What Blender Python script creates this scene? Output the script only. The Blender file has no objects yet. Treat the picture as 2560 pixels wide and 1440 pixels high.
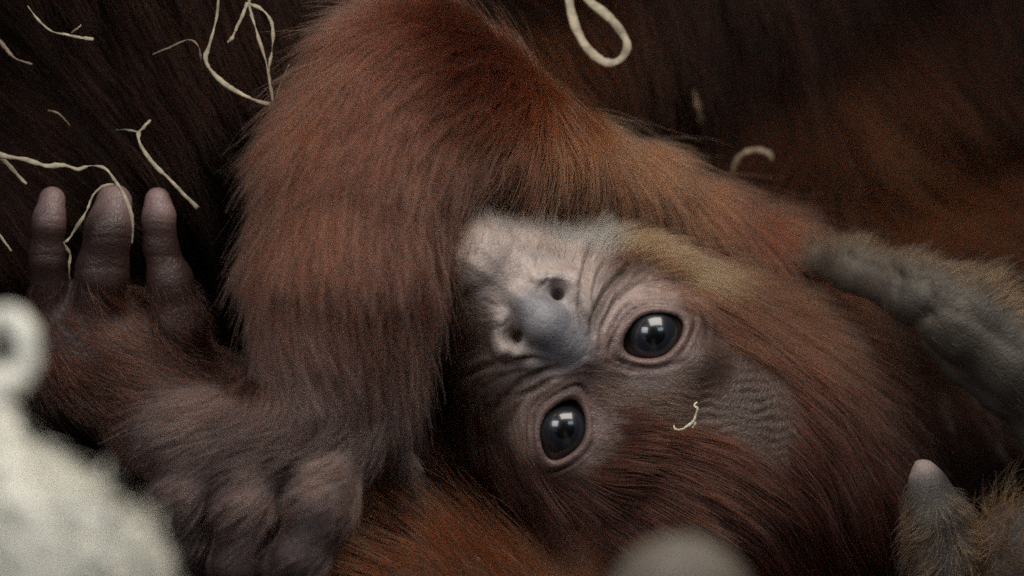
import bpy, math, random
import numpy as np
from mathutils import Vector, kdtree

# ------------------------------------------------------------------ camera, light, exposure
scene = bpy.context.scene
col = scene.collection
MM = 0.001
CAM_D = 1500.0            # mm from lens to the focus plane (through the infant's eyes)

cam_d = bpy.data.cameras.new('camera')
cam_d.sensor_width = 36.0
cam_d.lens = 36.0 * CAM_D / 256.0          # 256 mm of width at the focus plane
cam_d.clip_start = 0.05
cam_d.clip_end = 50
cam_d.dof.use_dof = True
cam_d.dof.focus_distance = CAM_D * MM
cam_d.dof.aperture_fstop = 4.4
cam = bpy.data.objects.new('camera', cam_d)
col.objects.link(cam)
cam.location = (0, -CAM_D * MM, 0)
cam.rotation_euler = (math.radians(90), 0, 0)
scene.camera = cam

world = bpy.data.worlds.new('World')
scene.world = world
world.use_nodes = True
wb = world.node_tree.nodes['Background']
wb.inputs[0].default_value = (0.80, 0.86, 1.0, 1)
wb.inputs[1].default_value = 0.006


def area(name, loc, target, sx, sy, power, colour, spread=180):
    d = bpy.data.lights.new(name, 'AREA')
    d.shape = 'RECTANGLE'
    d.size = sx
    d.size_y = sy
    d.energy = power
    d.color = colour
    d.spread = math.radians(spread)
    o = bpy.data.objects.new(name, d)
    col.objects.link(o)
    o.location = loc
    v = Vector(target) - Vector(loc)
    o.rotation_euler = v.to_track_quat('-Z', 'Y').to_euler()
    return o


area('skylight_warm', (0.09, -0.25, 0.36), (0.02, 0, 0.0), 0.36, 0.26, 2.45, (1.0, 0.94, 0.84))
area('skylight_cool', (0.37, -0.60, 0.285), (0.02, 0, 0), 0.26, 0.16, 0.60, (0.70, 0.85, 1.0))
area('front_left_fill', (-0.36, -0.55, 0.22), (-0.13, -0.15, -0.09), 0.30, 0.26, 0.47, (0.92, 0.95, 1.0), 84)  # added fill lamp that brightens the wood wool heap; no window known there

scene.view_settings.view_transform = 'Standard'
scene.view_settings.look = 'None'
scene.view_settings.gamma = 1.0
scene.view_settings.exposure = -0.12
scene.render.engine = 'CYCLES'
scene.cycles.use_denoising = False
scene.cycles.use_adaptive_sampling = True
scene.cycles.adaptive_threshold = 0.025
scene.cycles.max_bounces = 4
scene.cycles.diffuse_bounces = 2
scene.cycles.glossy_bounces = 2
scene.cycles.transmission_bounces = 3
scene.cycles.transparent_max_bounces = 4
scene.cycles.sample_clamp_indirect = 2.0
scene.cycles_curves.shape = 'RIBBONS'
scene.cycles_curves.subdivisions = 2

rng = np.random.default_rng(7)
random.seed(7)


# ------------------------------------------------------------------ helpers: pixels, tags, meshes
def P(u, v, y=0.0):
    """photo pixel + depth in mm (0 = focus plane, + = away from the camera) -> mm."""
    s = 0.1 * (1 + y / CAM_D)
    return np.array([(u - 1280) * s, y, (720 - v) * s])


def to_px(p):
    s = 0.1 * (1 + p[:, 1] / CAM_D)
    return np.stack([p[:, 0] / s + 1280, 720 - p[:, 2] / s], 1)


def tag(o, label=None, cat=None, group=None, kind=None):
    if label: o['label'] = label
    if cat: o['category'] = cat
    if group: o['group'] = group
    if kind: o['kind'] = kind
    return o


def empty(name, loc_mm):
    o = bpy.data.objects.new(name, None)
    o.location = [c * MM for c in loc_mm]
    o.empty_display_size = 0.02
    col.objects.link(o)
    return o


def attach(o, parent):
    if parent is not None:
        o.parent = parent
        o.matrix_parent_inverse.identity()
        o.location = -Vector(parent.location)
    return o


def np_mesh(name, verts_mm, quads, mat, parent=None, colours=None, smooth=True):
    me = bpy.data.meshes.new(name)
    nv, nf = len(verts_mm), len(quads)
    k = quads.shape[1]
    me.vertices.add(nv)
    me.vertices.foreach_set('co', (np.asarray(verts_mm) * MM).astype(np.float32).ravel())
    me.loops.add(nf * k)
    me.loops.foreach_set('vertex_index', np.asarray(quads, np.int32).ravel())
    me.polygons.add(nf)
    me.polygons.foreach_set('loop_start', np.arange(0, nf * k, k, dtype=np.int32))
    if smooth:
        me.polygons.foreach_set('use_smooth', np.ones(nf, bool))
    me.update(calc_edges=True)
    me.validate()
    if colours is not None:
        at = me.attributes.new('skin', 'FLOAT_COLOR', 'POINT')
        at.data.foreach_set('color', np.c_[colours, np.ones(nv)].astype(np.float32).ravel())
    me.materials.append(mat)
    o = bpy.data.objects.new(name, me)
    col.objects.link(o)
    attach(o, parent)
    return o


# ------------------------------------------------------------------ helpers: signed distance shapes
def smin(a, b, k):
    h = np.maximum(k - np.abs(a - b), 0) / k
    return np.minimum(a, b) - h * h * k * 0.25


def smax(a, b, k):
    return -smin(-a, -b, k)


def cone(p, a, b, ra, rb):
    a = np.asarray(a, np.float32); b = np.asarray(b, np.float32)
    ab = b - a
    t = np.clip((p - a) @ ab / (ab @ ab), 0, 1)
    d = p - a - t[:, None] * ab
    return np.sqrt((d * d).sum(1)) - (ra + (rb - ra) * t)


def ell(p, c, r):
    r = np.asarray(r, np.float32)
    q = (p - np.asarray(c, np.float32)) / r
    k0 = np.sqrt((q * q).sum(1)) + 1e-6
    q2 = q / r
    k1 = np.sqrt((q2 * q2).sum(1)) + 1e-6
    return k0 * (k0 - 1) / k1


def chain(p, pts, k=4.0):
    """pts: list of (u, v, y, r) in photo pixels / mm"""
    d = None
    for (u0, v0, y0, r0), (u1, v1, y1, r1) in zip(pts[:-1], pts[1:]):
        e = cone(p, P(u0, v0, y0), P(u1, v1, y1), r0, r1)
        d = e if d is None else smin(d, e, k)
    return d


def surface(sdf, lo, hi, h):
    """surface nets over a sparse band; returns verts (mm) and quads facing outwards"""
    lo = np.asarray(lo, float); hi = np.asarray(hi, float)
    B = 8
    nb = np.ceil((hi - lo) / (h * B)).astype(int)
    n = nb * B
    D = np.empty(n, np.float32)
    ci = np.stack(np.meshgrid(*[np.arange(k) for k in nb], indexing='ij'), -1).reshape(-1, 3)
    cp = (lo + (ci * B + (B - 1) / 2) * h).astype(np.float32)
    cd = np.concatenate([sdf(c) for c in np.array_split(cp, max(1, len(cp) // 200000))])
    act = np.abs(cd) < h * B * 1.15
    D5 = D.reshape(nb[0], B, nb[1], B, nb[2], B)
    D5[:] = np.where(cd > 0, 10.0, -10.0).astype(np.float32).reshape(nb[0], 1, nb[1], 1, nb[2], 1)
    off = np.stack(np.meshgrid(*[np.arange(B)] * 3, indexing='ij'), -1).reshape(-1, 3)
    ai = ci[act]
    for blk in np.array_split(ai, max(1, len(ai) // 800)):
        pts = (lo + (blk[:, None, :] * B + off[None]) * h).astype(np.float32).reshape(-1, 3)
        d = sdf(pts).reshape(len(blk), B, B, B)
        for q in range(len(blk)):
            i, j, k = blk[q]
            D5[i, :, j, :, k, :] = d[q]
    D[0] = D[-1] = 10; D[:, 0] = D[:, -1] = 10; D[:, :, 0] = D[:, :, -1] = 10
    S = D < 0
    cnt = np.zeros(n - 1, np.int8)
    corners = [(i, j, k) for i in (0, 1) for j in (0, 1) for k in (0, 1)]
    for i, j, k in corners:
        cnt += S[i:n[0] - 1 + i, j:n[1] - 1 + j, k:n[2] - 1 + k]
    cell = np.argwhere((cnt > 0) & (cnt < 8))
    idx = np.full(n - 1, -1, np.int32)
    idx[cell[:, 0], cell[:, 1], cell[:, 2]] = np.arange(len(cell))
    cv = np.stack([D[cell[:, 0] + i, cell[:, 1] + j, cell[:, 2] + k] for i, j, k in corners], 1)
    acc = np.zeros((len(cell), 3)); num = np.zeros(len(cell))
    cc = np.array(corners)
    for a in range(8):
        for b in range(a + 1, 8):
            if np.abs(cc[a] - cc[b]).sum() != 1:
                continue
            m = (cv[:, a] < 0) != (cv[:, b] < 0)
            t = cv[m, a] / (cv[m, a] - cv[m, b])
            acc[m] += cc[a] + t[:, None] * (cc[b] - cc[a])
            num[m] += 1
    verts = lo + (cell + acc / num[:, None]) * h
    quads = []
    for ax in range(3):
        s0 = [slice(0, n[q]) for q in range(3)]; s1 = list(s0)
        s0[ax] = slice(0, n[ax] - 1); s1[ax] = slice(1, n[ax])
        A, Bm = S[tuple(s0)], S[tuple(s1)]
        e = np.argwhere(A != Bm)
        fl = A[e[:, 0], e[:, 1], e[:, 2]]
        o1, o2 = (ax + 1) % 3, (ax + 2) % 3
        def at(d1, d2):
            q = e.copy(); q[:, o1] += d1; q[:, o2] += d2
            return idx[q[:, 0], q[:, 1], q[:, 2]]
        ok = (e[:, o1] > 0) & (e[:, o2] > 0)
        e, fl = e[ok], fl[ok]
        f = np.stack([at(-1, -1), at(0, -1), at(0, 0), at(-1, 0)], 1)
        f[~fl] = f[~fl][:, ::-1]
        quads.append(f)
    quads = np.concatenate(quads)
    return verts, quads[(quads >= 0).all(1)]


def normals(v, q):
    fn = np.cross(v[q[:, 2]] - v[q[:, 0]], v[q[:, 3]] - v[q[:, 1]])
    out = np.zeros_like(v)
    for c in range(4):
        for ax in range(3):
            out[:, ax] += np.bincount(q[:, c], fn[:, ax], len(v))
    return out / (np.linalg.norm(out, axis=1)[:, None] + 1e-12), 0.5 * np.linalg.norm(fn, axis=1)


def relax(v, q, it=2, w=0.5):
    for _ in range(it):
        acc = np.zeros_like(v); num = np.zeros(len(v))
        for c in range(4):
            a, b = q[:, c], q[:, (c + 1) % 4]
            for ax in range(3):
                acc[:, ax] += np.bincount(a, v[b, ax], len(v)) + np.bincount(b, v[a, ax], len(v))
            num += np.bincount(a, minlength=len(v)) + np.bincount(b, minlength=len(v))
        v = v * (1 - w) + w * acc / np.maximum(num, 1)[:, None]
    return v


def ss(e0, e1, x):
    t = np.clip((x - e0) / (e1 - e0), 0, 1)
    return t * t * (3 - 2 * t)


def poly_sd(p, poly):
    """signed distance (px) to a closed polygon, negative inside"""
    poly = np.asarray(poly, float)
    d = np.full(len(p), 1e18); s = np.ones(len(p))
    for i in range(len(poly)):
        a, b = poly[i], poly[i - 1]
        e = b - a; w = p - a
        t = np.clip(w @ e / (e @ e), 0, 1)
        r = w - t[:, None] * e
        d = np.minimum(d, (r * r).sum(1))
        c1 = p[:, 1] >= a[1]; c2 = p[:, 1] < b[1]; c3 = e[0] * w[:, 1] > e[1] * w[:, 0]
        s = np.where((c1 & c2 & c3) | (~c1 & ~c2 & ~c3), -s, s)
    return s * np.sqrt(d)


def line_d(p, pts):
    """distance to a 2D polyline and parameter 0..1 along it"""
    pts = np.asarray(pts, float)
    d = np.full(len(p), 1e18); tt = np.zeros(len(p)); m = len(pts) - 1
    for i in range(m):
        e = pts[i + 1] - pts[i]; w = p - pts[i]
        t = np.clip(w @ e / (e @ e), 0, 1)
        r = w - t[:, None] * e
        q = (r * r).sum(1)
        k = q < d
        d[k] = q[k]; tt[k] = (i + t[k]) / m
    return np.sqrt(d), tt


# ------------------------------------------------------------------ materials
def new_mat(name):
    m = bpy.data.materials.new(name)
    m.use_nodes = True
    nt = m.node_tree
    return m, nt, nt.nodes['Principled BSDF']


def skin_material(name, rough, cell_scale, bump, spec=0.45):
    m, nt, b = new_mat(name)
    N, L = nt.nodes, nt.links
    at = N.new('ShaderNodeAttribute'); at.attribute_name = 'skin'
    tc = N.new('ShaderNodeTexCoord')
    n1 = N.new('ShaderNodeTexNoise'); n1.inputs['Scale'].default_value = 170; n1.inputs['Detail'].default_value = 6
    L.new(tc.outputs['Object'], n1.inputs['Vector'])
    mr = N.new('ShaderNodeMapRange'); mr.inputs['From Min'].default_value = 0.3; mr.inputs['From Max'].default_value = 0.7
    mr.inputs['To Min'].default_value = 0.72; mr.inputs['To Max'].default_value = 1.22
    L.new(n1.outputs['Fac'], mr.inputs['Value'])
    mx = N.new('ShaderNodeMix'); mx.data_type = 'RGBA'; mx.blend_type = 'MULTIPLY'; mx.inputs['Factor'].default_value = 1
    L.new(at.outputs['Color'], mx.inputs['A']); L.new(mr.outputs['Result'], mx.inputs['B'])
    L.new(mx.outputs['Result'], b.inputs['Base Color'])
    vo = N.new('ShaderNodeTexVoronoi'); vo.feature = 'DISTANCE_TO_EDGE'; vo.inputs['Scale'].default_value = cell_scale
    wn = N.new('ShaderNodeTexNoise'); wn.inputs['Scale'].default_value = 260; wn.inputs['Detail'].default_value = 3
    L.new(tc.outputs['Object'], wn.inputs['Vector'])
    va = N.new('ShaderNodeMix'); va.data_type = 'VECTOR'; va.inputs['Factor'].default_value = 0.006
    L.new(tc.outputs['Object'], va.inputs['A']); L.new(wn.outputs['Color'], va.inputs['B'])
    L.new(va.outputs['Result'], vo.inputs['Vector'])
    n2 = N.new('ShaderNodeTexNoise'); n2.inputs['Scale'].default_value = 1400; n2.inputs['Detail'].default_value = 4
    L.new(tc.outputs['Object'], n2.inputs['Vector'])
    cr = N.new('ShaderNodeMapRange'); cr.inputs['From Max'].default_value = 0.16
    L.new(vo.outputs['Distance'], cr.inputs['Value'])
    ad = N.new('ShaderNodeMath'); ad.operation = 'MULTIPLY_ADD'; ad.inputs[1].default_value = 0.55
    L.new(n2.outputs['Fac'], ad.inputs[0]); L.new(cr.outputs['Result'], ad.inputs[2])
    bp = N.new('ShaderNodeBump'); bp.inputs['Strength'].default_value = bump; bp.inputs['Distance'].default_value = 0.0005
    L.new(ad.outputs['Value'], bp.inputs['Height']); L.new(bp.outputs['Normal'], b.inputs['Normal'])
    b.inputs['Roughness'].default_value = rough
    b.inputs['Specular IOR Level'].default_value = spec
    b.inputs['Subsurface Weight'].default_value = 0.12
    b.inputs['Subsurface Radius'].default_value = (1, 0.45, 0.3)
    b.inputs['Subsurface Scale'].default_value = 0.0012
    return m


def hair_material(name, rough=0.38, ior=1.45):
    m = bpy.data.materials.new(name)
    m.use_nodes = True
    nt = m.node_tree
    nt.nodes.clear()
    N, L = nt.nodes, nt.links
    out = N.new('ShaderNodeOutputMaterial')
    h = N.new('ShaderNodeBsdfHairPrincipled')
    h.parametrization = 'COLOR'
    at = N.new('ShaderNodeAttribute'); at.attribute_name = 'tint'
    L.new(at.outputs['Color'], h.inputs['Color'])
    h.inputs['Roughness'].default_value = rough
    h.inputs['Radial Roughness'].default_value = 0.6
    h.inputs['Coat'].default_value = 0.0
    h.inputs['IOR'].default_value = ior
    L.new(h.outputs[0], out.inputs['Surface'])
    return m


def fibre_material(name, colour, rough=0.6, scale=380):
    m, nt, b = new_mat(name)
    N, L = nt.nodes, nt.links
    tc = N.new('ShaderNodeTexCoord')
    n = N.new('ShaderNodeTexNoise'); n.inputs['Scale'].default_value = scale; n.inputs['Detail'].default_value = 5
    L.new(tc.outputs['Object'], n.inputs['Vector'])
    cr = N.new('ShaderNodeValToRGB')
    cr.color_ramp.elements[0].position = 0.3; cr.color_ramp.elements[1].position = 0.7
    cr.color_ramp.elements[0].color = (*[c * 0.42 for c in colour], 1)
    cr.color_ramp.elements[1].color = (*[min(1, c * 1.15) for c in colour], 1)
    L.new(n.outputs['Fac'], cr.inputs['Fac']); L.new(cr.outputs['Color'], b.inputs['Base Color'])
    bp = N.new('ShaderNodeBump'); bp.inputs['Strength'].default_value = 0.5; bp.inputs['Distance'].default_value = 0.0004
    L.new(n.outputs['Fac'], bp.inputs['Height']); L.new(bp.outputs['Normal'], b.inputs['Normal'])
    b.inputs['Roughness'].default_value = rough
    return m


M_BABY = skin_material('infant_skin', 0.46, 620, 0.28)
M_ADULT = skin_material('adult_skin', 0.55, 520, 0.3, 0.3)
M_HAIR = hair_material('red_fur', 0.34, 1.38)
M_DARK = hair_material('dark_fur', 0.55, 1.22)
M_STRAW = fibre_material('dry_straw', (0.36, 0.305, 0.21))
M_STRAW_DIM = fibre_material('dark_brown_straw', (0.20, 0.14, 0.09))  # darker, browner straw colour for the faint strands
M_SHRED = fibre_material('pale_wood_shred', (0.74, 0.68, 0.50))
M_CORE = fibre_material('cream_wood_wool', (0.82, 0.78, 0.66), 0.8, 300)
M_WOOL = fibre_material('pale_wood_wool', (0.86, 0.82, 0.70), 0.75, 300)

m, nt, b = new_mat('nail_horn')
b.inputs['Base Color'].default_value = (0.16, 0.15, 0.15, 1); b.inputs['Roughness'].default_value = 0.5
nz = nt.nodes.new('ShaderNodeTexNoise'); nz.inputs['Scale'].default_value = 600
rp = nt.nodes.new('ShaderNodeValToRGB')
rp.color_ramp.elements[0].color = (0.05, 0.05, 0.053, 1); rp.color_ramp.elements[1].color = (0.085, 0.08, 0.078, 1)
nt.links.new(nz.outputs['Fac'], rp.inputs['Fac']); nt.links.new(rp.outputs['Color'], b.inputs['Base Color'])
M_NAIL = m

m, nt, b = new_mat('wet_dark_eye')
N, L = nt.nodes, nt.links
tc = N.new('ShaderNodeTexCoord')
gr = N.new('ShaderNodeVectorMath'); gr.operation = 'MULTIPLY'; gr.inputs[1].default_value = (1, 1, 0)
L.new(tc.outputs['Object'], gr.inputs[0])
ln = N.new('ShaderNodeVectorMath'); ln.operation = 'LENGTH'; L.new(gr.outputs[0], ln.inputs[0])
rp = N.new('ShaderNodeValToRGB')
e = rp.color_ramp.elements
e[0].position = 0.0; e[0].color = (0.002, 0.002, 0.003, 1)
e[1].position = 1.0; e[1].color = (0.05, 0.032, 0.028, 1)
for pos, c in ((0.24, (0.002, 0.002, 0.003)), (0.28, (0.013, 0.016, 0.023)), (0.55, (0.017, 0.017, 0.020)), (0.62, (0.008, 0.006, 0.006)), (0.75, (0.03, 0.02, 0.018))):  # bluish iris stops: cool ambient sheen put into the base colour
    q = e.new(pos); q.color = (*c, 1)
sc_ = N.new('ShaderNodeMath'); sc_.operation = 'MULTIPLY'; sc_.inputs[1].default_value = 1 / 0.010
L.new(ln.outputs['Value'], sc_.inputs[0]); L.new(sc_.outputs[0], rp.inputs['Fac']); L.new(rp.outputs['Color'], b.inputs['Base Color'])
b.inputs['Roughness'].default_value = 0.25
b.inputs['Coat Weight'].default_value = 1.0
b.inputs['Coat Roughness'].default_value = 0.02
b.inputs['Coat IOR'].default_value = 1.42
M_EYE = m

# ------------------------------------------------------------------ infant: body as one continuous surface
H = P(1520, 957, 0)
AX = np.array([0.69, 0.0, 0.72]); AX /= np.linalg.norm(AX)       # towards the upper eye
UX = np.array([0.72, 0.0, -0.69]); UX /= np.linalg.norm(UX)      # towards the forehead
FX = np.array([0.0, -1.0, 0.0])                                  # out of the face
HM = np.stack([AX, UX, FX], 1)
EYES = [np.array([16.3, 0, -8.4]), np.array([-16.3, 0, -8.4])]
CANT = math.radians(22)


def head_uv(px):
    r = (np.asarray(px, float) - (1520, 957)) * 0.1
    return np.stack([0.692 * r[..., 0] - 0.722 * r[..., 1], 0.722 * r[..., 0] + 0.692 * r[..., 1]], -1)


def eye_q(l, side):
    """elliptic radius around an eye opening in head coordinates (1 = lid margin)"""
    c, s = math.cos(CANT), math.sin(CANT)
    x = (l[:, 0] - side * 16.3) * side; y = l[:, 1]
    xr = x * c + y * s; yr = -x * s + y * c
    yr = yr * (1 + 0.0045 * xr * xr)
    return np.sqrt((xr / 8.0) ** 2 + (yr / 5.5) ** 2), xr, yr


def head_sdf(p):
    l = ((p - H) @ HM).astype(np.float32)
    d = ell(l, (2, 31, -47), (45, 50, 48))
    d = smin(d, ell(l, (0, -2, -23), (36, 40, 24)), 10)
    d = smin(d, cone(l, (-17, 11.5, -5), (17, 11.5, -5), 7, 7), 6)
    mz = cone(l, (0, -22, -15), (0, -45, 0.5), 23.5, 11.2)
    mz = smin(mz, cone(l, (0, -40, -14), (0, -62, -14), 18, 11), 5)
    d = smin(d, mz, 8)
    for e in EYES:
        d = smin(d, np.sqrt(((l - e) ** 2).sum(1)) - 11.7, 4)
    ns = cone(l, (0, -11, 3.0), (0, -22, 7.6), 5.0, 5.8)
    ns = smin(ns, cone(l, (0, -22, 7.8), (0, -29.5, 8.2), 5.2, 3.3), 2)
    d = smin(d, ns, 3.0)
    for s in (-1, 1):
        d = smin(d, cone(l, (s * 7.4, -30.5, 7.4), (s * 11.2, -25.0, 4.8), 1.3, 2.0), 4.5)
        d = smin(d, cone(l, (s * 11.2, -25.0, 4.8), (s * 7.8, -18.5, 4.2), 2.0, 2.0), 4.5)
    for s in (-1, 1):
        hole = cone(l, (s * 4.4, -30.4, 11.8), (s * 8.4, -25.2, 8.6), 1.0, 2.3)
        hole = smin(hole, cone(l, (s * 8.0, -25.8, 8.6), (s * 6.8, -23.5, 2.0), 2.2, 1.4), 2.0)
        d = smax(d, -hole, 1.3)
    for s in (-1, 1):
        q, xr, yr = eye_q(l, s)
        cut = np.maximum((q - 1) * 6.0, -(l[:, 2] + 6.0))
        d = smax(d, -cut, 1.2)
    return d


def arm_sdf(p):
    d = chain(p, [(2010, 740, 62, 8), (1870, 630, 56, 8), (1700, 545, 47, 7.5), (1550, 455, 36, 8), (1400, 374, 25, 9.5), (1200, 300, 10, 15), (1030, 262, -2, 20)], 10)
    d = smin(d, chain(p, [(1010, 250, -2, 21), (912, 430, -10, 20.5), (868, 650, -14, 20.0), (850, 850, -14, 17), (850, 980, -14, 15)], 10), 14)
    hand = chain(p, [(870, 960, -14, 15), (740, 1070, -14, 15.5)], 6)
    hand = smin(hand, ell(p, P(605, 1105, -13), (23, 12, 14)), 7)
    hand = smin(hand, ell(p, P(880, 1090, -16), (10, 12, 11)), 6)
    for kf, f in zip((1.6, 3.0, 3.0), ([(845, 1130, -20, 8.0), (812, 1265, -28, 8.0), (762, 1385, -26, 7.2), (705, 1455, -12, 6.6)],
              [(655, 1120, -18, 8.2), (622, 1265, -21, 7.4), (600, 1400, -17, 6.6), (600, 1470, -8, 6.6)],
              [(500, 1110, -15, 8.4), (462, 1230, -16, 7.4), (475, 1360, -9, 6.4), (500, 1430, -2, 6)])):
        hand = smin(hand, chain(p, f, 2.0), kf)
    hand = smin(hand, chain(p, [(935, 1080, -8, 6.5), (985, 1170, -2, 4.7), (1022, 1275, 2, 4.4)], 3), 3.5)
    return smin(d, hand, 6)


TOES = ([(130, 500, 10, 3.9), (122, 555, 9, 4.5), (118, 640, 12, 4.9), (135, 760, 20, 6.5)],
        [(285, 505, 8, 5.2), (272, 575, 6, 6.6), (255, 680, 10, 7.3), (240, 800, 20, 8)],
        [(394, 500, 8, 3.7), (398, 545, 8, 4.4), (400, 610, 10, 4.6), (425, 700, 12, 6.1), (448, 800, 16, 7.6), (450, 900, 24, 9)])
TOES = [[(u, v, y, r * 0.88) for u, v, y, r in t] for t in TOES]


def leg_sdf(p):
    d = chain(p, [(1250, 1100, 62, 26), (760, 1130, 42, 20), (420, 1010, 30, 15), (280, 880, 26, 15)], 10)
    d = smin(d, ell(p, P(230, 860, 24), (17, 13, 15)), 7)
    for t in TOES:
        d = smin(d, chain(p, t, 2.5), 3)
    return d


def baby_sdf(p):
    d = smin(head_sdf(p), ell(p, P(1580, 920, 84), (42, 36, 34)), 8)
    a = smin(arm_sdf(p), ell(p, P(1760, 680, 78), (20, 20, 18)), 10)
    d = smin(d, a, 2.0)
    d = smin(d, leg_sdf(p), 5)
    return d


BV, BQ = surface(baby_sdf, (-136, -52, -96), (104, 132, 78), 0.62)
BV = relax(BV, BQ, 1, 0.4)
BN, BA = normals(BV, BQ)

# which surface does a vertex belong to
ghead = head_sdf(BV.astype(np.float32)) < 0.6
garm = arm_sdf(BV.astype(np.float32)) < 0.8
gleg = leg_sdf(BV.astype(np.float32)) < 0.8
HL = (BV - H) @ HM
PX = to_px(BV)
front = ghead & (BN[:, 1] < 0.15) & (HL[:, 2] > -32)

# creases and folds of the face, traced on the photograph, sunk into the surface (px polyline, depth mm, half width mm)
CREASES = [
    ([(1492, 588), (1470, 640), (1458, 700), (1452, 770), (1462, 812)], 1.6, 0.75),
    ([(1578, 660), (1540, 700), (1505, 745), (1482, 800), (1478, 835)], 1.45, 0.80),
    ([(1520, 640), (1495, 690), (1478, 750)], 0.75, 0.5),
    ([(1620, 700), (1570, 728), (1532, 765), (1506, 815), (1500, 850)], 0.85, 0.55),
    ([(1150, 640), (1200, 672), (1255, 710), (1308, 748)], -0.4, 1.4),
    ([(1190, 600), (1240, 655), (1284, 712)], -0.25, 0.8),
    ([(1345, 640), (1340, 690), (1318, 722)], 0.35, 0.45),
    ([(1378, 668), (1366, 705), (1352, 715)], 0.35, 0.40),
    ([(1410, 690), (1375, 684), (1340, 690)], 0.30, 0.40),
    ([(1300, 652), (1318, 690), (1316, 720)], 0.28, 0.45),
    ([(1240, 900), (1275, 888), (1290, 868)], 0.5, 0.8),
    ([(1520, 905), (1580, 925), (1650, 925), (1705, 905)], 0.5, 0.6),
    ([(1330, 975), (1260, 1010), (1190, 1025)], 0.4, 0.7),
    ([(1380, 962), (1300, 985), (1210, 1000)], 0.35, 0.6),
    ([(1745, 760), (1770, 800), (1768, 850)], 0.35, 0.6),
]
disp = np.zeros(len(BV))
fi = np.where(front)[0]
fpx, fl = PX[fi], HL[fi]
fuv = head_uv(fpx)
for pts, dep, w in CREASES:
    for mirror in ((1,) if dep < 0 or abs(head_uv(pts)[:, 0].mean()) < 4.5 else (1, -1)):
        c = head_uv(pts)
        if mirror < 0:
            c = c * (-1, 1)
        d, t = line_d(fuv, c)
        taper = np.sin(np.pi * np.clip(t * 0.86 + 0.07, 0, 1)) ** 0.6
        wob = 1 + 0.25 * np.sin(t * 11 + c[0, 0])
        disp[fi] -= (1.0 if mirror > 0 else 0.55) * dep * taper * wob * np.exp(-(d / w) ** 2)
        disp[fi] += (0.45 if mirror > 0 else 0.25) * max(dep, 0) * taper * np.exp(-((d - 2.1 * w) / (1.3 * w)) ** 2)
for s in (1, -1):
    q, xr, yr = eye_q(fl, s)
    th = np.arctan2(yr, xr)
    wob = 1 + 0.35 * np.sin(3 * th + s) + 0.25 * np.sin(7 * th + 2 * s)
    lowr = ss(3, -4, yr)
    disp[fi] += 0.40 * np.exp(-((q - 1.20) / 0.10) ** 2)
    disp[fi] -= 0.75 * wob * np.exp(-((q - (1.47 + 0.05 * np.sin(2 * th))) / 0.055) ** 2)
    disp[fi] += 0.22 * np.exp(-((q - 1.62) / 0.09) ** 2)
    disp[fi] -= 0.36 * wob * np.exp(-((q - (1.80 + 0.08 * np.sin(2 * th + 1))) / 0.06) ** 2) * (0.25 + 0.75 * lowr)
    disp[fi] -= 0.26 * wob * np.exp(-((q - (2.12 + 0.08 * np.sin(3 * th))) / 0.06) ** 2) * lowr
    disp[fi] -= 0.18 * wob * np.exp(-((q - (2.5 + 0.1 * np.sin(2 * th))) / 0.07) ** 2) * lowr
fine = np.sin(fpx[:, 0] / 9 + 2 * np.sin(fpx[:, 1] / 23)) * np.sin(fpx[:, 1] / 8 + 2 * np.sin(fpx[:, 0] / 19)) + 0.7 * np.sin((fpx[:, 0] + fpx[:, 1]) / 12 + 1.7 * np.sin((fpx[:, 0] - fpx[:, 1]) / 31))
disp[fi] += 0.05 * fine * ss(40, -40, poly_sd(fpx, [(1150, 600), (1300, 560), (1600, 640), (1800, 760), (1780, 900), (1500, 960), (1300, 1000), (1140, 900)]))
fw = ss(1.15, 0.55, np.sqrt(((fpx[:, 0] - 1860) / 150) ** 2 + ((fpx[:, 1] - 1030) / 170) ** 2))
ph_ = fpx[:, 1] / 24 * 6.283 + 1.6 * np.sin(fpx[:, 0] / 31 + 1.3 * np.sin(fpx[:, 1] / 37)) + 1.1 * np.sin(fpx[:, 0] / 13 + fpx[:, 1] / 29)
disp[fi] += 0.20 * fw * np.sin(ph_) * (0.6 + 0.4 * np.sin(fpx[:, 0] / 23 - fpx[:, 1] / 41))
BV = BV + BN * disp[:, None]
BN, BA = normals(BV, BQ)
pxb0 = to_px(BV)

for u, v, w in ((126, 540, 60), (122, 556, 60), (118, 640, 70), (274, 572, 90), (268, 592, 90), (258, 668, 95), (398, 545, 60), (400, 560, 60), (404, 640, 70)):
    k_ = gleg & (np.abs(pxb0[:, 0] - u) < w)
    BV[k_] -= BN[k_] * (0.18 * np.exp(-((pxb0[k_, 1] - v - 0.0016 * (pxb0[k_, 0] - u) ** 2) / 6.5) ** 2))[:, None]
FACE = [(1130, 640), (1185, 548), (1300, 565), (1450, 622), (1560, 640), (1680, 690), (1775, 770), (1800, 850), (1880, 870), (1965, 920), (1985, 1010), (1960, 1110),
        (1930, 1165), (1850, 1120), (1760, 1060), (1640, 1060), (1525, 1010), (1530, 1100), (1470, 1175), (1390, 1195), (1310, 1150), (1240, 1080), (1130, 1000), (1090, 850)]

# natural pigment of the skin, except the toe tips further down
colr = np.tile(np.array([0.072, 0.042, 0.034]), (len(BV), 1))
colr[gleg] = (0.048, 0.026, 0.022)
hb = garm & (PX[:, 1] > 980)
colr[hb] = (0.070, 0.047, 0.045)


def paint(mask_idx, w, c):
    w = np.clip(w, 0, 1)[:, None]
    colr[mask_idx] = colr[mask_idx] * (1 - w) + np.array(c) * w


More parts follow.
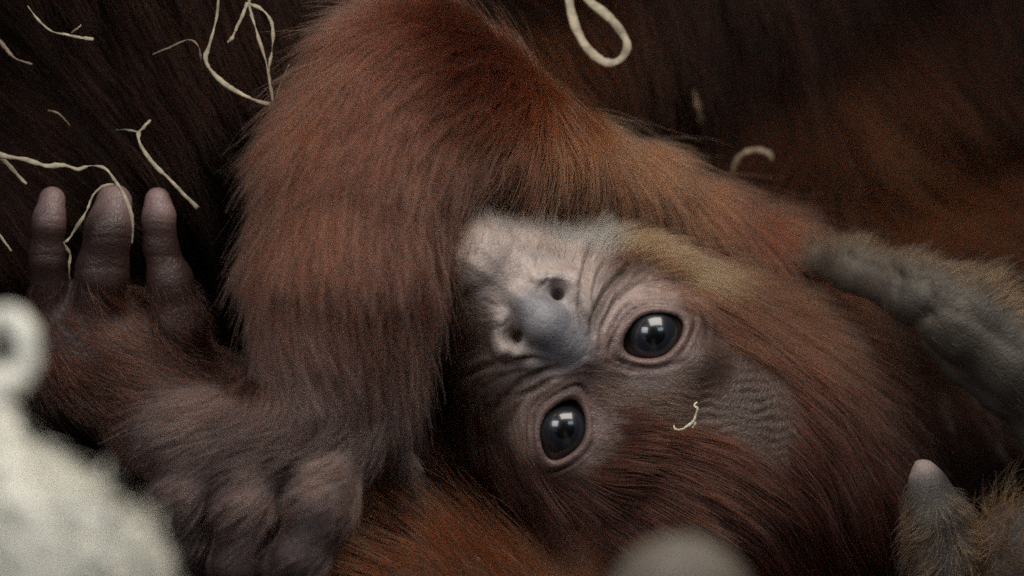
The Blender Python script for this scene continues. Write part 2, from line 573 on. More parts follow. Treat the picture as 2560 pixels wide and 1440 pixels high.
face_sd = poly_sd(fpx, FACE)
paint(fi, ss(60, -60, face_sd), (0.056, 0.032, 0.025))
a_, u_ = fuv[:, 0], fuv[:, 1]
paint(fi, ss(1.25, 0.75, np.sqrt((a_ / 30) ** 2 + ((u_ + 44) / 30) ** 2)), (0.365, 0.30, 0.275))
for s in (1, -1):
    q, xr, yr = eye_q(fl, s)
    paint(fi, ss(3.6, 1.8, q) * (0.12 + 0.78 * ss(3, -4, yr)), (0.35, 0.265, 0.24))
    paint(fi, ss(2.3, 1.6, q) * 0.72, (0.135, 0.082, 0.072))
    paint(fi, np.exp(-((q - 1.15) / 0.13) ** 2) * 0.8, (0.165, 0.103, 0.09))
paint(fi, ss(1.3, 0.8, np.sqrt((a_ / 6.8) ** 2 + ((u_ + 19) / 11.5) ** 2)) * 0.9, (0.185, 0.182, 0.205))
paint(fi, ss(1.3, 0.6, np.sqrt((a_ / 7) ** 2 + ((u_ + 56) / 6) ** 2)) * 0.7, (0.44, 0.29, 0.22))
# light catching the toe tips, put into the skin colour as paler pink
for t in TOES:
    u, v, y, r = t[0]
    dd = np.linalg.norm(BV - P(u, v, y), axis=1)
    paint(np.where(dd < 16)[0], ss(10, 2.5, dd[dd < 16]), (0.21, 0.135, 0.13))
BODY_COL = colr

baby = empty('baby_orangutan', P(1280, 1440, 40))
tag(baby, 'wide-eyed infant orangutan with ginger fur lying sideways, arm bent over its mouth', 'orangutan')
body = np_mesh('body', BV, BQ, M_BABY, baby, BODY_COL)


def eye_mesh():
    nu, nv = 48, 40
    v = []
    for i in range(nv + 1):
        th = math.pi * i / nv
        for j in range(nu):
            ph = 2 * math.pi * j / nu
            c0, R0 = 3.6, 7.6
            g0 = c0 * math.cos(th) + math.sqrt(R0 * R0 - (c0 * math.sin(th)) ** 2)
            r = max(10.0, g0) if abs(g0 - 10) > 0.25 else 0.5 * (g0 + 10 + 0.25) - (0.25 - abs(g0 - 10)) * 0.25
            v.append((r * math.sin(th) * math.cos(ph), r * math.sin(th) * math.sin(ph), r * math.cos(th)))
    q = [(i * nu + j, (i + 1) * nu + j, (i + 1) * nu + (j + 1) % nu, i * nu + (j + 1) % nu) for i in range(nv) for j in range(nu)]
    return np.array(v), np.array(q)


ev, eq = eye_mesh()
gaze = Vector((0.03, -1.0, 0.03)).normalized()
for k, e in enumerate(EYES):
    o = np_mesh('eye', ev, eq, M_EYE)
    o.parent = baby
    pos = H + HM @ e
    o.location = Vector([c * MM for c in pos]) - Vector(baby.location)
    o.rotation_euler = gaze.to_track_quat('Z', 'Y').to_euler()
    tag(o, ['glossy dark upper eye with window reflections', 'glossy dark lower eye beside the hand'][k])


# ------------------------------------------------------------------ fur
def guide_field(guides, sigma):
    g = np.array(guides, float)
    gp, gd = g[:, :2], g[:, 2:4] / np.linalg.norm(g[:, 2:4], axis=1)[:, None]
    rest = g[:, 4:]

    def f(px):
        d2 = ((px[:, None, :] - gp[None]) ** 2).sum(2)
        w = 1.0 / (d2 + sigma * sigma) ** 2
        w /= w.sum(1)[:, None]
        v = w @ gd
        return v / (np.linalg.norm(v, axis=1)[:, None] + 1e-9), w @ rest
    return f


def grow(name, parent, V, Q, N, A, dens, count, field, colour, K=8, radius=0.055, clump=0.5, clump_every=24,
         frizz=0.25, curl=0.0, len_var=0.6, kind='stuff', lift_gain=1.0, facing=0.5, wander=0.0, mat=None):
    """strands rooted on the surface, combed by `field`, gathered into locks; one curves object"""
    w = A * dens[Q].mean(1) * (N[Q[:, 0], 1] < facing)
    cdf = np.cumsum(w); cdf /= cdf[-1]
    f = np.searchsorted(cdf, rng.random(count))
    r1, r2 = rng.random(count), rng.random(count)
    q = Q[f]
    root = ((1 - r1) * (1 - r2))[:, None] * V[q[:, 0]] + (r1 * (1 - r2))[:, None] * V[q[:, 1]] + (r1 * r2)[:, None] * V[q[:, 2]] + ((1 - r1) * r2)[:, None] * V[q[:, 3]]
    nrm = N[q[:, 0]]
    g, rest = field(to_px(root))
    length = rest[:, 0] * (1 - len_var * rng.random(count)) * np.where(rng.random(count) < 0.06, 1.35, 1.0)
    px0 = to_px(root)
    patch = np.sin(px0[:, 0] / 61 + 2.1 * np.sin(px0[:, 1] / 83)) * np.sin(px0[:, 1] / 57 + 1.7 * np.sin(px0[:, 0] / 71))
    length = length * (1 + 0.12 * patch)
    lift = rest[:, 1] * lift_gain * (0.35 + 1.25 * rng.random(count)) * (1 + 0.12 * patch)
    jit = rng.normal(0, 1, (count, 3)) * frizz
    pts = np.empty((count, K, 3)); pts[:, 0] = root - nrm * 0.25
    ph = rng.random((count, 2)) * 6.283
    amp = curl * (0.4 + rng.random(count))
    wv = rng.normal(0, 1, (count, 3)) * wander
    cur = pts[:, 0].copy()
    seg = length / (K - 1)
    for k in range(1, K):
        s = (k - 0.5) / (K - 1)
        g, _ = field(to_px(cur))
        g3 = np.stack([g[:, 0], np.zeros(count), -g[:, 1]], 1)
        t = g3 - nrm * (g3 * nrm).sum(1)[:, None]
        t /= np.linalg.norm(t, axis=1)[:, None] + 1e-6
        lf = lift * (1 - 0.85 * s)
        d = t * np.cos(lf)[:, None] + nrm * np.sin(lf)[:, None] + jit * (0.35 + 0.65 * s) + wv * s * s
        if curl:
            b = np.cross(t, nrm)
            a1 = ph[:, 0] + s * (5 + 3 * np.cos(ph[:, 1]))
            d = d + b * (amp * np.sin(a1))[:, None] + nrm * (amp * 0.6 * np.cos(a1))[:, None]
        d /= np.linalg.norm(d, axis=1)[:, None] + 1e-9
        cur = cur + d * seg[:, None]
        pts[:, k] = cur
    if clump > 0:
        nc = max(2, count // clump_every)
        kd = kdtree.KDTree(nc)
        for i in range(nc):
            kd.insert(root[i], i)
        kd.balance()
        near = np.array([kd.find(r)[1] for r in root])
        cw = clump * (0.55 + 0.45 * rng.random(count))
        for k in range(1, K):
            s = (k / (K - 1)) ** 0.9
            tgt = pts[near, k] + (root - root[near]) * 0.22
            pts[:, k] += (tgt - pts[:, k]) * (cw * s)[:, None]
    else:
        near = np.arange(count)
    cu = bpy.data.hair_curves.new(name)
    cu.add_curves([K] * count)
    cu.points.foreach_set('position', (pts * MM).astype(np.float32).ravel())
    ra = cu.attributes.get('radius') or cu.attributes.new('radius', 'FLOAT', 'POINT')
    taper = np.linspace(1, 0.25, K) ** 0.8
    rr = radius * MM * (0.7 + 0.6 * rng.random(count))[:, None] * taper[None]
    ra.data.foreach_set('value', rr.astype(np.float32).ravel())
    c = colour(root, rng)
    lock = 0.78 + 0.44 * rng.random(count)[near]
    c = np.clip(c * (lock * (0.85 + 0.3 * rng.random(count)))[:, None], 0.001, 0.98)
    at = cu.attributes.new('tint', 'FLOAT_COLOR', 'CURVE')
    at.data.foreach_set('color', np.c_[c, np.ones(count)].astype(np.float32).ravel())
    cu.materials.append(mat or M_HAIR)
    o = bpy.data.objects.new(name, cu)
    col.objects.link(o)
    attach(o, parent)
    if kind:
        o['kind'] = kind
    return o


# combing of the infant: u, v, direction u, direction v, length mm, lift rad
ARM_G = [
    (1780, 520, 0.45, 1, 17, .24), (1680, 440, 0.28, 1, 17, .26), (1560, 380, 0.08, 1, 15, .3), (1600, 500, 0.08, 1, 15, .24),
    (1480, 330, -0.35, 1, 15, .40), (1450, 450, -0.65, 1, 14, .32), (1350, 300, -1, .55, 14, .38), (1330, 420, -1, .75, 14, .3),
    (1200, 230, -1, .35, 13, .4), (1200, 350, -1, .25, 13, .34), (1180, 480, -1, .75, 13, .3), (1060, 130, -.75, .5, 12, .45),
    (1050, 260, -1, .55, 12, .35), (950, 90, -.5, .8, 12, .45), (860, 150, -.3, 1, 12, .42), (900, 300, -.2, 1, 12, .34),
    (780, 260, -.2, 1, 12, .40), (720, 400, -.1, 1, 12, .40), (850, 500, -.03, 1, 12, .30), (1000, 480, -.45, 1, 12, .30),
    (1050, 620, -.35, 1, 12, .30), (1110, 640, .1, 1, 11, .4), (1100, 760, .15, 1, 12, .45), (1090, 880, .2, 1, 12, .45), (680, 600, -.02, 1, 12, .38), (800, 700, .05, 1, 12, .28), (950, 720, -.15, 1, 12, .28),
    (1060, 780, .0, 1, 12, .35), (640, 780, .15, 1, 12, .38), (760, 850, .4, 1, 12, .28), (900, 880, .2, 1, 11, .25),
    (1040, 920, .1, 1, 12, .4), (560, 880, .75, .8, 12, .35), (650, 960, .9, .7, 12, .25), (780, 1000, .9, .6, 11, .22),
    (900, 1020, .8, .6, 10, .22), (450, 1000, -.8, .5, 11, .35), (420, 1100, -1, .3, 10, .3), (560, 1080, -1, .05, 10, .25),
    (700, 1100, -1, .1, 10, .2), (860, 1100, -1, .1, 8, .2), (640, 1200, -.85, .5, 8, .25), (500, 1220, -.7, .7, 8, .25),
    (820, 1220, -.95, .25, 7, .15), (760, 1340, -.9, .35, 6, .15), (600, 1350, -.7, .6, 7, .15), (480, 1340, -.6, .7, 7, .15),
    (1000, 1180, .3, 1, 6, .3), (930, 1060, -.6, .8, 7, .25)]
HEAD_G = [
    (1500, 560, .45, -1, 8, .8), (1250, 540, .1, -1, 4, 1.0), (1400, 570, .3, -1, 5, .9), (1620, 600, .75, -.5, 8, .7), (1750, 640, .95, .25, 13, .45),
    (1700, 560, .9, .1, 14, .5), (1820, 620, .75, .65, 20, .4), (1920, 700, .65, .75, 22, .38), (1850, 760, .62, .78, 18, .3), (2000, 800, .55, .83, 22, .36),
    (1950, 880, .55, .83, 18, .28), (2100, 900, .45, .9, 22, .36), (2050, 1000, .55, .83, 20, .28), (2180, 1080, .3, .95, 22, .35), (2000, 1130, .6, .8, 18, .28),
    (2150, 1250, .3, .95, 22, .35), (1900, 1230, .8, .6, 18, .28), (2000, 1380, .5, .85, 20, .32), (1780, 1120, .96, .28, 14, .25),
    (1650, 1080, 1, .05, 13, .25), (1560, 1060, .95, -.25, 9, .28), (1650, 1160, .95, .2, 17, .28), (1750, 1240, .9, .42, 18, .28), (1550, 1180, .9, -.15, 15, .3),
    (1430, 1230, .92, .1, 14, .32), (1500, 1300, .9, .4, 18, .32), (1650, 1360, .85, .5, 20, .32), (1350, 1330, .8, .6, 18, .35), (1200, 1180, .5, .85, 13, .4),
    (1280, 1250, .7, .7, 15, .35), (1120, 1080, .2, 1, 12, .4), (1100, 950, -.1, 1, 10, .4), (1900, 1000, .7, .7, 10, .25), (1820, 900, .8, .55, 12, .3)]
LEG_G = [
    (130, 720, -.4, .9, 7, .5), (260, 740, .5, .8, 8, .5), (430, 760, .5, .85, 5, .3), (200, 850, 1, .25, 14, .6), (330, 900, 1, .3, 14, .5),
    (100, 950, .9, .4, 14, .5), (250, 1000, 1, .15, 13, .4), (450, 980, .9, .5, 12, .4), (350, 1080, 1, .3, 12, .4), (700, 1150, 1, .3, 12, .4)]

pxb = to_px(BV)
armsoft = garm & ~(ghead & ~garm)
tip = np.ones(len(BV))
for u, v, r in ((745, 1400, 9), (690, 1450, 12), (588, 1420, 9), (462, 1370, 9), (1022, 1275, 7), (820, 1300, 6)):
    d = np.hypot(pxb[:, 0] - u, pxb[:, 1] - v) * .1
    tip *= 0.25 + 0.75 * ss(r * .4, r * 1.4, d)
handw = ss(1120, 1220, pxb[:, 1])
dens_arm = garm * tip * (1 - 0.25 * handw) * (1 - 0.25 * ss(930, 1050, pxb[:, 1]))
l0 = (BV - H) @ HM
hsd = poly_sd(pxb, FACE)
dens_head = (ghead & ~garm) * np.where((l0[:, 2] > -26) & (BN[:, 1] < 0.35), np.where(pxb[:, 1] < 800, ss(-60, 110, hsd) ** 0.8, ss(-25, 45, hsd)) * (0.75 + 0.25 * np.sin(pxb[:, 0] / 17 + 2 * np.sin(pxb[:, 1] / 23))), 1.0)
toe_hair = ss(660, 760, pxb[:, 1])
dens_leg = gleg * ~garm * ~ghead * toe_hair


def arm_col(r, g):
    px = to_px(r)
    red = np.array([0.125, 0.033, 0.017]); ginger = np.array([0.155, 0.036, 0.014]); ash = np.array([0.105, 0.053, 0.043])
    gold = np.array([0.44, 0.120, 0.050])
    n = len(r)
    w = ss(1000, 720, px[:, 0]) * ss(900, 500, px[:, 1])
    c = red + (ginger - red) * w[:, None]
    a = ss(650, 1050, px[:, 1]) * 0.85 + 0.25
    a = np.clip(a * (0.6 + 0.8 * g.random(n)), 0, 1)
    a = a * ss(1500, 1150, px[:, 0])
    c = c + (ash - c) * a[:, None]
    hz = ss(930, 1080, px[:, 1]) * (0.3 + 0.7 * g.random(n))
    c = c + (np.array([0.165, 0.092, 0.072]) - c) * hz[:, None]
    k = ss(1250, 1480, px[:, 0]) * ss(1800, 1620, px[:, 0]) * (0.15 + 0.75 * g.random(n) ** 1.3)
    return c + (gold - c) * k[:, None]


def head_col(r, g):
    px = to_px(r)
    n = len(r)
    red = np.array([0.050, 0.0135, 0.007]); gold = np.array([0.74, 0.34, 0.14]); white = np.array([0.85, 0.78, 0.66])
    c = np.tile(red, (n, 1))
    k = ss(70, 10, line_d(px, [(1400, 560), (1560, 585), (1660, 615), (1730, 660)])[0]) * 0.8
    gm = g.random(n)
    c = c + (gold * (0.45 + 0.9 * g.random(n))[:, None] - c) * np.clip(k * (0.15 + 1.1 * gm), 0, 1)[:, None]
    s = np.clip(0.3 * g.random(n) ** 4 * ss(1500, 1900, px[:, 0]) * ss(1000, 700, px[:, 1]), 0, 1)
    c = c + (gold - c) * s[:, None]
    w = ss(70, 20, line_d(px, [(1180, 540), (1260, 545), (1350, 565), (1500, 600)])[0]) * ss(1640, 1400, px[:, 0])
    return c + (white - c) * w[:, None]


def leg_col(r, g):
    return np.tile(np.array([0.145, 0.043, 0.024]), (len(r), 1)) * (0.7 + 0.6 * g.random(len(r)))[:, None]


grow('arm_fur', baby, BV, BQ, BN, BA, dens_arm, 78000, guide_field([(*g[:4], g[4] * (1.5 if g[1] < 1000 else 1.1), g[5]) for g in ARM_G], 105), arm_col, radius=0.064, clump=0.55, clump_every=26, frizz=0.09, curl=0.06)
grow('arm_guard_hair', baby, BV, BQ, BN, BA, dens_arm * ss(1250, 950, pxb[:, 1]), 9000, guide_field([(*g[:4], g[4] * 1.9, g[5] * 1.2) for g in ARM_G], 90), lambda r, g: np.minimum(arm_col(r, g) * 2.3, 0.7), radius=0.07, clump=0.2, frizz=0.2, curl=0.15, K=9)
grow('head_fur', baby, BV, BQ, BN, BA, dens_head, 72000, guide_field([(*g[:4], g[4] * 1.25, g[5] * 1.15) for g in HEAD_G], 50), head_col, radius=0.062, clump=0.6, clump_every=26, frizz=0.09, curl=0.06, K=9)
grow('head_guard_hair', baby, BV, BQ, BN, BA, dens_head * ss(1500, 1750, pxb[:, 0]), 3500, guide_field([(*g[:4], g[4] * 1.7, g[5] * 1.6) for g in HEAD_G], 50), head_col, radius=0.06, clump=0.3, frizz=0.18, curl=0.12, K=9)
grow('leg_fur', baby, BV, BQ, BN, BA, dens_leg, 16000, guide_field(LEG_G, 60), leg_col, radius=0.055, clump=0.4, frizz=0.25, curl=0.35)

# downy hairs on the bare face: white on the lip edge, pale fringe along the cheek
lip = line_d(pxb, [(1175, 545), (1260, 548), (1350, 568), (1450, 600)])[0]
cheek = line_d(pxb, [(1440, 590), (1560, 610), (1680, 650), (1760, 700)])[0]
dens_down = (ghead & ~garm) * (l0[:, 2] > -34) * (ss(45, 8, lip) * 1.0 + ss(60, 10, cheek) * 0.8)


def down_col(r, g):
    px = to_px(r)
    k = ss(1300, 1580, px[:, 0])[:, None]
    c = np.array([0.90, 0.86, 0.76]) * (1 - k) + np.array([0.80, 0.42, 0.17]) * k
    return c


DOWN_G = [(1180, 545, -.2, -1, 3.0, 1.0), (1260, 550, .1, -1, 3.4, 1.0), (1350, 565, .3, -1, 4, 1.0), (1450, 600, .3, -1, 5, .9), (1560, 610, .5, -.9, 7, .7),
          (1680, 650, .9, -.2, 9, .5), (1770, 700, .8, .5, 10, .4), (1830, 790, .7, .7, 10, .4)]
grow('face_down', baby, BV, BQ, BN, BA, dens_down, 3800, guide_field(DOWN_G, 40), down_col, K=6, radius=0.040, clump=0.15, frizz=0.22)
dens_vellus = (ghead & ~garm) * (l0[:, 2] > -30) * (BN[:, 1] < 0.2) * ss(10, -40, hsd) * (eye_q(l0, 1)[0] > 1.7) * (eye_q(l0, -1)[0] > 1.7) * (0.15 + ss(880, 1060, pxb[:, 1]))


def vellus_col(r, g):
    return np.tile(np.array([0.17, 0.075, 0.042]), (len(r), 1))


VEL_G = [(g[0], g[1], g[2], g[3], min(6, g[4]), .35) for g in HEAD_G] + [(1350, 700, -.6, -.7, 2, .4), (1250, 900, -.3, .9, 4, .4), (1600, 960, .9, .4, 4, .3), (1850, 1030, .9, .4, 4, .3)]
grow('face_vellus', baby, BV, BQ, BN, BA, dens_vellus * (1 - 0.7 * ss(1.2, 0.7, np.sqrt(((pxb[:, 0] - 1860) / 150) ** 2 + ((pxb[:, 1] - 1030) / 170) ** 2))), 4200, guide_field(VEL_G, 50), vellus_col, K=6, radius=0.035, clump=0.2, frizz=0.2)

# ------------------------------------------------------------------ adult: one surface (flank behind, hand at the right, foot, knuckle below)
def back_depth(x, z):
    """front of the adult's flank, mm behind the focus plane"""
    tx = np.tanh((x - 30) / 60)
    d = 60 + (44 * np.maximum(tx, 0) + 18 * np.minimum(tx, 0)) * ss(-60, 40, z)
    d = d - 12 * np.exp(-((x + 110) / 50) ** 2 - ((z - 40) / 60) ** 2)
    d = d + 14 * np.exp(-((x + 72) / 14) ** 2 - ((z - 0) / 50) ** 2)
    d = d + 6 * np.sin(x * .05 + z * .03) + 3 * np.sin(z * .11 - x * .07)
    return d


def adult_sdf(p):
    x, y, z = p[:, 0], p[:, 1], p[:, 2]
    d = 0.75 * (back_depth(x, z) - y)
    d = smax(d, np.maximum.reduce([y - 150, np.abs(x) - 250, np.abs(z) - 190]), 30)
    # thigh below the infant
    d = smin(d, chain(p, [(700, 1740, 20, 32), (1020, 1560, 10, 22), (1200, 1620, 18, 21), (1700, 1800, 40, 30)], 12), 14)
    # hand reaching in from the right
    fing = chain(p, [(1890, 640, 68, 4.2), (2000, 642, 50, 4.4), (2140, 668, 34, 6.0), (2290, 728, 22, 7.6), (2410, 790, 20, 10.5), (2560, 890, 22, 12), (2820, 1080, 36, 20)], 5)
    pad = chain(p, [(2340, 845, 30, 4.5), (2420, 895, 27, 6.2), (2520, 965, 27, 7.0), (2650, 1060, 32, 9), (2820, 1160, 40, 16)], 5)
    hand = smin(fing, ell(p, P(2345, 735, 17), (7, 6, 6)), 4)
    hand = smin(hand, pad, 0.7)
    hand = smin(hand, chain(p, [(2820, 1120, 40, 22), (3100, 1300, 70, 36), (3400, 1400, 120, 50)], 20), 15)
    d = smin(d, hand, 8)
    # finger with a blunt pale tip, lower right
    f2 = chain(p, [(2306, 1168, 4, 2.4), (2320, 1215, 4, 4.6), (2340, 1290, 6, 6.8), (2365, 1390, 10, 8.4), (2410, 1520, 16, 11), (2600, 1760, 40, 22)], 4)
    d = smin(d, f2, 6)
    d = smin(d, chain(p, [(2530, 1340, 16, 9), (2600, 1430, 18, 14), (2700, 1700, 50, 24)], 6), 6)
    # knuckle raised close to the lens, joined to the thigh below the frame
    kn = chain(p, [(1700, 1515, -200, 15.5), (1710, 1680, -190, 19), (1690, 2050, -80, 26), (1690, 2150, 40, 30)], 12)
    return smin(d, kn, 12)


AV, AQ = surface(adult_sdf, (-256, -225, -196), (256, 156, 196), 1.4)
AV = relax(AV, AQ, 2, 0.5)
AN, AA = normals(AV, AQ)
apx = to_px(AV)
hand_d = np.minimum(line_d(apx, [(1900, 625), (2150, 672), (2410, 790), (2560, 905), (2800, 1150)])[0], line_d(apx, [(2340, 845), (2520, 972), (2800, 1250)])[0])
near_hand = (AV[:, 1] < np.where(apx[:, 0] < 2150, 66, 46)) & (hand_d < 190) & (apx[:, 0] > 1850) & (apx[:, 1] > 480)
ad = np.zeros(len(AV))
for pts, dep, w in [([(2315, 700), (2330, 745), (2318, 790)], 1.5, 1.2), ([(2225, 660), (2250, 690), (2240, 730)], 1.1, 1.0), ([(2330, 790), (2300, 800), (2270, 830)], .7, 1.2),
                    ([(2120, 640), (2200, 672), (2290, 700)], 1.0, 1.0), ([(2400, 740), (2450, 800), (2540, 880)], 1.0, 1.1), ([(2360, 770), (2420, 790), (2470, 840)], .9, .9)]:
    dd, t = line_d(apx, pts)
    ad -= near_hand * dep * np.exp(-(dd * .1 / w) ** 2)
AV = AV + AN * ad[:, None]
AN, AA = normals(AV, AQ)
colr = np.tile(np.array([0.035, 0.022, 0.018]), (len(AV), 1))
ai_ = np.where(near_hand)[0]
paint(ai_, ss(190, 150, hand_d[ai_]), (0.074, 0.062, 0.050))
low = (AV[:, 1] < 24) & (apx[:, 0] > 2230) & (apx[:, 0] < 2440) & (apx[:, 1] > 1100)
paint(np.where(low)[0], np.full(low.sum(), .9), (0.075, 0.068, 0.062))
td = np.linalg.norm(AV - P(2306, 1168, 4), axis=1)
paint(np.where(td < 9)[0], ss(6, 2.5, td[td < 9]), (0.24, 0.185, 0.17))
kn_ = AV[:, 1] < -40
paint(np.where(kn_)[0], np.ones(kn_.sum()), (0.15, 0.125, 0.10))
adult = empty('adult_orangutan', P(1280, 2500, 90))
tag(adult, 'dark-furred adult orangutan around the infant, its grey wrinkled hand behind the infant\'s head', 'orangutan')
np_mesh('body', AV, AQ, M_ADULT, adult, colr)

FLANK_G = [
    (60, 100, .7, .7, 38, .5), (300, 60, .5, .8, 40, .5), (100, 320, .8, .6, 40, .45), (350, 300, .75, .65, 40, .4), (250, 480, .7, .7, 30, .4), (550, 400, .45, .9, 34, .4),
    (560, 120, .3, .95, 36, .5), (560, 750, .2, 1, 25, .4), (60, 650, .6, .8, 25, .4), (1200, 60, .8, .5, 40, .5), (1450, 150, .6, .8, 40, .5), (1700, 200, .1, 1, 45, .45), (1900, 100, .02, 1, 45, .5),
    (2100, 300, .25, 1, 45, .5), (2300, 150, .4, 1, 45, .5), (2500, 300, .5, .9, 45, .5), (2000, 450, -.6, .6, 38, .6), (2300, 480, .7, .5, 40, .6), (2500, 560, .8, .5, 35, .6), (2250, 1000, .3, 1, 25, .3), (2500, 1100, .3, 1, 25, .3)]


def thigh_w(px):
    return ss(1150, 1300, px[:, 1]) * ss(800, 900, px[:, 0]) * ss(1500, 1350, px[:, 0])


def flank_col(r, g):
    px = to_px(r)
    n = len(r)
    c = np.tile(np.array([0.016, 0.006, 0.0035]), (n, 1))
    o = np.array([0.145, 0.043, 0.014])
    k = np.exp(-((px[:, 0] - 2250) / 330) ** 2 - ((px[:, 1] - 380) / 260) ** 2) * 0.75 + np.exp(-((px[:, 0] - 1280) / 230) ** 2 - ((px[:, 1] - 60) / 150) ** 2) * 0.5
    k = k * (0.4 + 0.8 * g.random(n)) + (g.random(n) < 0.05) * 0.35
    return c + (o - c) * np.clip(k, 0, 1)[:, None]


thigh = (thigh_w(apx) > 0.02) & (AV[:, 1] < 45)
bare = (near_hand & (hand_d < 175)) | low | kn_
dens_fl = np.where(bare | thigh, 0.0, 1.0) * (np.abs(AV[:, 0]) < 190) * (np.abs(AV[:, 2]) < 135) * (AV[:, 1] > 15) * (apx[:, 1] < 1250)
grow('flank_fur', adult, AV, AQ, AN, AA, dens_fl, 60000, guide_field(FLANK_G, 90), flank_col, K=9, radius=0.11, clump=0.6, clump_every=40, frizz=0.12, curl=0.16, facing=0.2, mat=M_DARK)

THIGH_G = [(900, 1300, -.9, -.3, 34, .5), (1000, 1330, -.95, -.3, 40, .45), (1100, 1380, -.92, -.4, 42, .4), (1200, 1430, -.9, -.5, 44, .4), (1300, 1500, -.85, -.5, 40, .4), (950, 1450, -.95, -.2, 38, .4)]


def thigh_col(r, g):
    n = len(r)
    return np.array([0.22, 0.040, 0.013]) + (np.array([0.80, 0.46, 0.24]) - np.array([0.22, 0.040, 0.013])) * ((g.random(n) < 0.11) * 0.8)[:, None]


grow('thigh_fur', adult, AV, AQ, AN, AA, thigh * 1.0, 8000, guide_field(THIGH_G, 120), thigh_col, K=10, radius=0.075, clump=0.6, frizz=0.16, curl=0.2, wander=0.15)

HAND_G = [(1950, 600, .2, -1, 5, .8), (2100, 610, .4, -1, 5, .8), (2300, 660, .4, -.9, 6, .8), (2450, 720, .5, -.8, 9, .8), (2550, 850, .7, -.6, 9, .7), (2450, 800, .8, .3, 4, .4), (2300, 740, .8, .3, 3, .4), (2450, 950, .7, .7, 3, .4)]
dens_hand = near_hand * (hand_d < 170) * (0.05 + ss(40, -60, apx[:, 1] - np.interp(apx[:, 0], [1900, 2100, 2300, 2450, 2560], [610, 640, 690, 740, 830])))


def hand_col(r, g):
    return np.array([0.20, 0.105, 0.055]) * np.ones((len(r), 1)) * (0.6 + 0.6 * g.random(len(r)))[:, None]


grow('hand_hair', adult, AV, AQ, AN, AA, dens_hand, 2600, guide_field([(*g[:4], g[4] * 1.3, g[5]) for g in HAND_G], 70), hand_col, K=7, radius=0.06, clump=0.3, frizz=0.3, curl=0.1)
FOOT_G = [(2300, 1230, -.5, .8, 5, .6), (2290, 1330, -.9, .5, 9, .7), (2330, 1420, -.8, .6, 9, .6), (2400, 1280, .5, .6, 8, .7), (2380, 1380, .2, .9, 8, .5), (2450, 1350, .8, -.3, 12, .7)]
grow('finger_hair', adult, AV, AQ, AN, AA, low * ss(1190, 1260, apx[:, 1]), 2600, guide_field(FOOT_G, 60), hand_col, K=7, radius=0.06, clump=0.35, frizz=0.3, curl=0.3)
TUFT_G = [(2480, 1250, .3, -1, 18, .9), (2550, 1300, .6, -.8, 18, .9), (2480, 1400, -.4, -.8, 18, .8), (2560, 1420, .4, -.9, 16, .8)]


def tuft_col(r, g):
    return np.array([0.40, 0.13, 0.045]) * np.ones((len(r), 1)) * (0.6 + 0.8 * g.random(len(r)))[:, None]


tuft = (AV[:, 1] < 40) & (apx[:, 0] > 2430) & (apx[:, 1] > 1230) & ~kn_
grow('curly_tuft', adult, AV, AQ, AN, AA, tuft * 1.0, 3200, guide_field(TUFT_G, 80), tuft_col, K=12, radius=0.07, clump=0.2, frizz=0.45, curl=0.9, wander=0.5)


# nail plates
def nail(parent, u, v, y, w, l, axis, nrm, label=None):
    ax = np.array([axis[0], 0, -axis[1]], float); ax /= np.linalg.norm(ax)
    nn = np.array(nrm, float); nn -= ax * (nn @ ax); nn /= np.linalg.norm(nn)
    sd = np.cross(ax, nn)
    vs, qs = [], []
    nu, nv = 10, 8
    for layer in (0, 1):
        for i in range(nv + 1):
            t = i / nv * 2 - 1
            ww = w * math.sqrt(max(0.0, 1 - 0.75 * abs(t) ** 3))
            for j in range(nu + 1):
                s = j / nu * 2 - 1
                hgt = -0.42 * w * s * s - 0.12 * l * t * t - layer * 0.6
                vs.append(P(u, v, y) + sd * ww * s + ax * l * t + nn * hgt)
    m = (nu + 1) * (nv + 1)
    for i in range(nv):
        for j in range(nu):
            a = i * (nu + 1) + j
            qs.append((a, a + 1, a + nu + 2, a + nu + 1))
            qs.append((m + a + nu + 1, m + a + nu + 2, m + a + 1, m + a))
    rim = [j for j in range(nu + 1)] + [i * (nu + 1) + nu for i in range(1, nv + 1)] + [nv * (nu + 1) + j for j in range(nu - 1, -1, -1)] + [i * (nu + 1) for i in range(nv - 1, 0, -1)]
    for k in range(len(rim)):
        a, b_ = rim[k], rim[(k + 1) % len(rim)]
        qs.append((b_, a, m + a, m + b_))
    o = np_mesh('nail', np.array(vs), np.array(qs), M_NAIL, parent)
    if label:
        o['label'] = label
    return o


nail(adult, 2320, 1258, -1.2, 2.7, 3.2, (-.25, -1), (-.35, -1, .1), 'grey nail on the pale-tipped finger')


# ------------------------------------------------------------------ straws and shavings
def spline(pts, n):
    pts = np.asarray(pts, float)
    p = np.vstack([2 * pts[0] - pts[1], pts, 2 * pts[-1] - pts[-2]])
    m = len(pts) - 1
    out = []
    for t in np.linspace(0, m - 1e-6, n):
        i = int(t); f = t - i
        a, b_, c, d = p[i:i + 4]
        out.append(0.5 * ((2 * b_) + (-a + c) * f + (2 * a - 5 * b_ + 4 * c - d) * f * f + (-a + 3 * b_ - 3 * c + d) * f ** 3))
    return np.array(out)


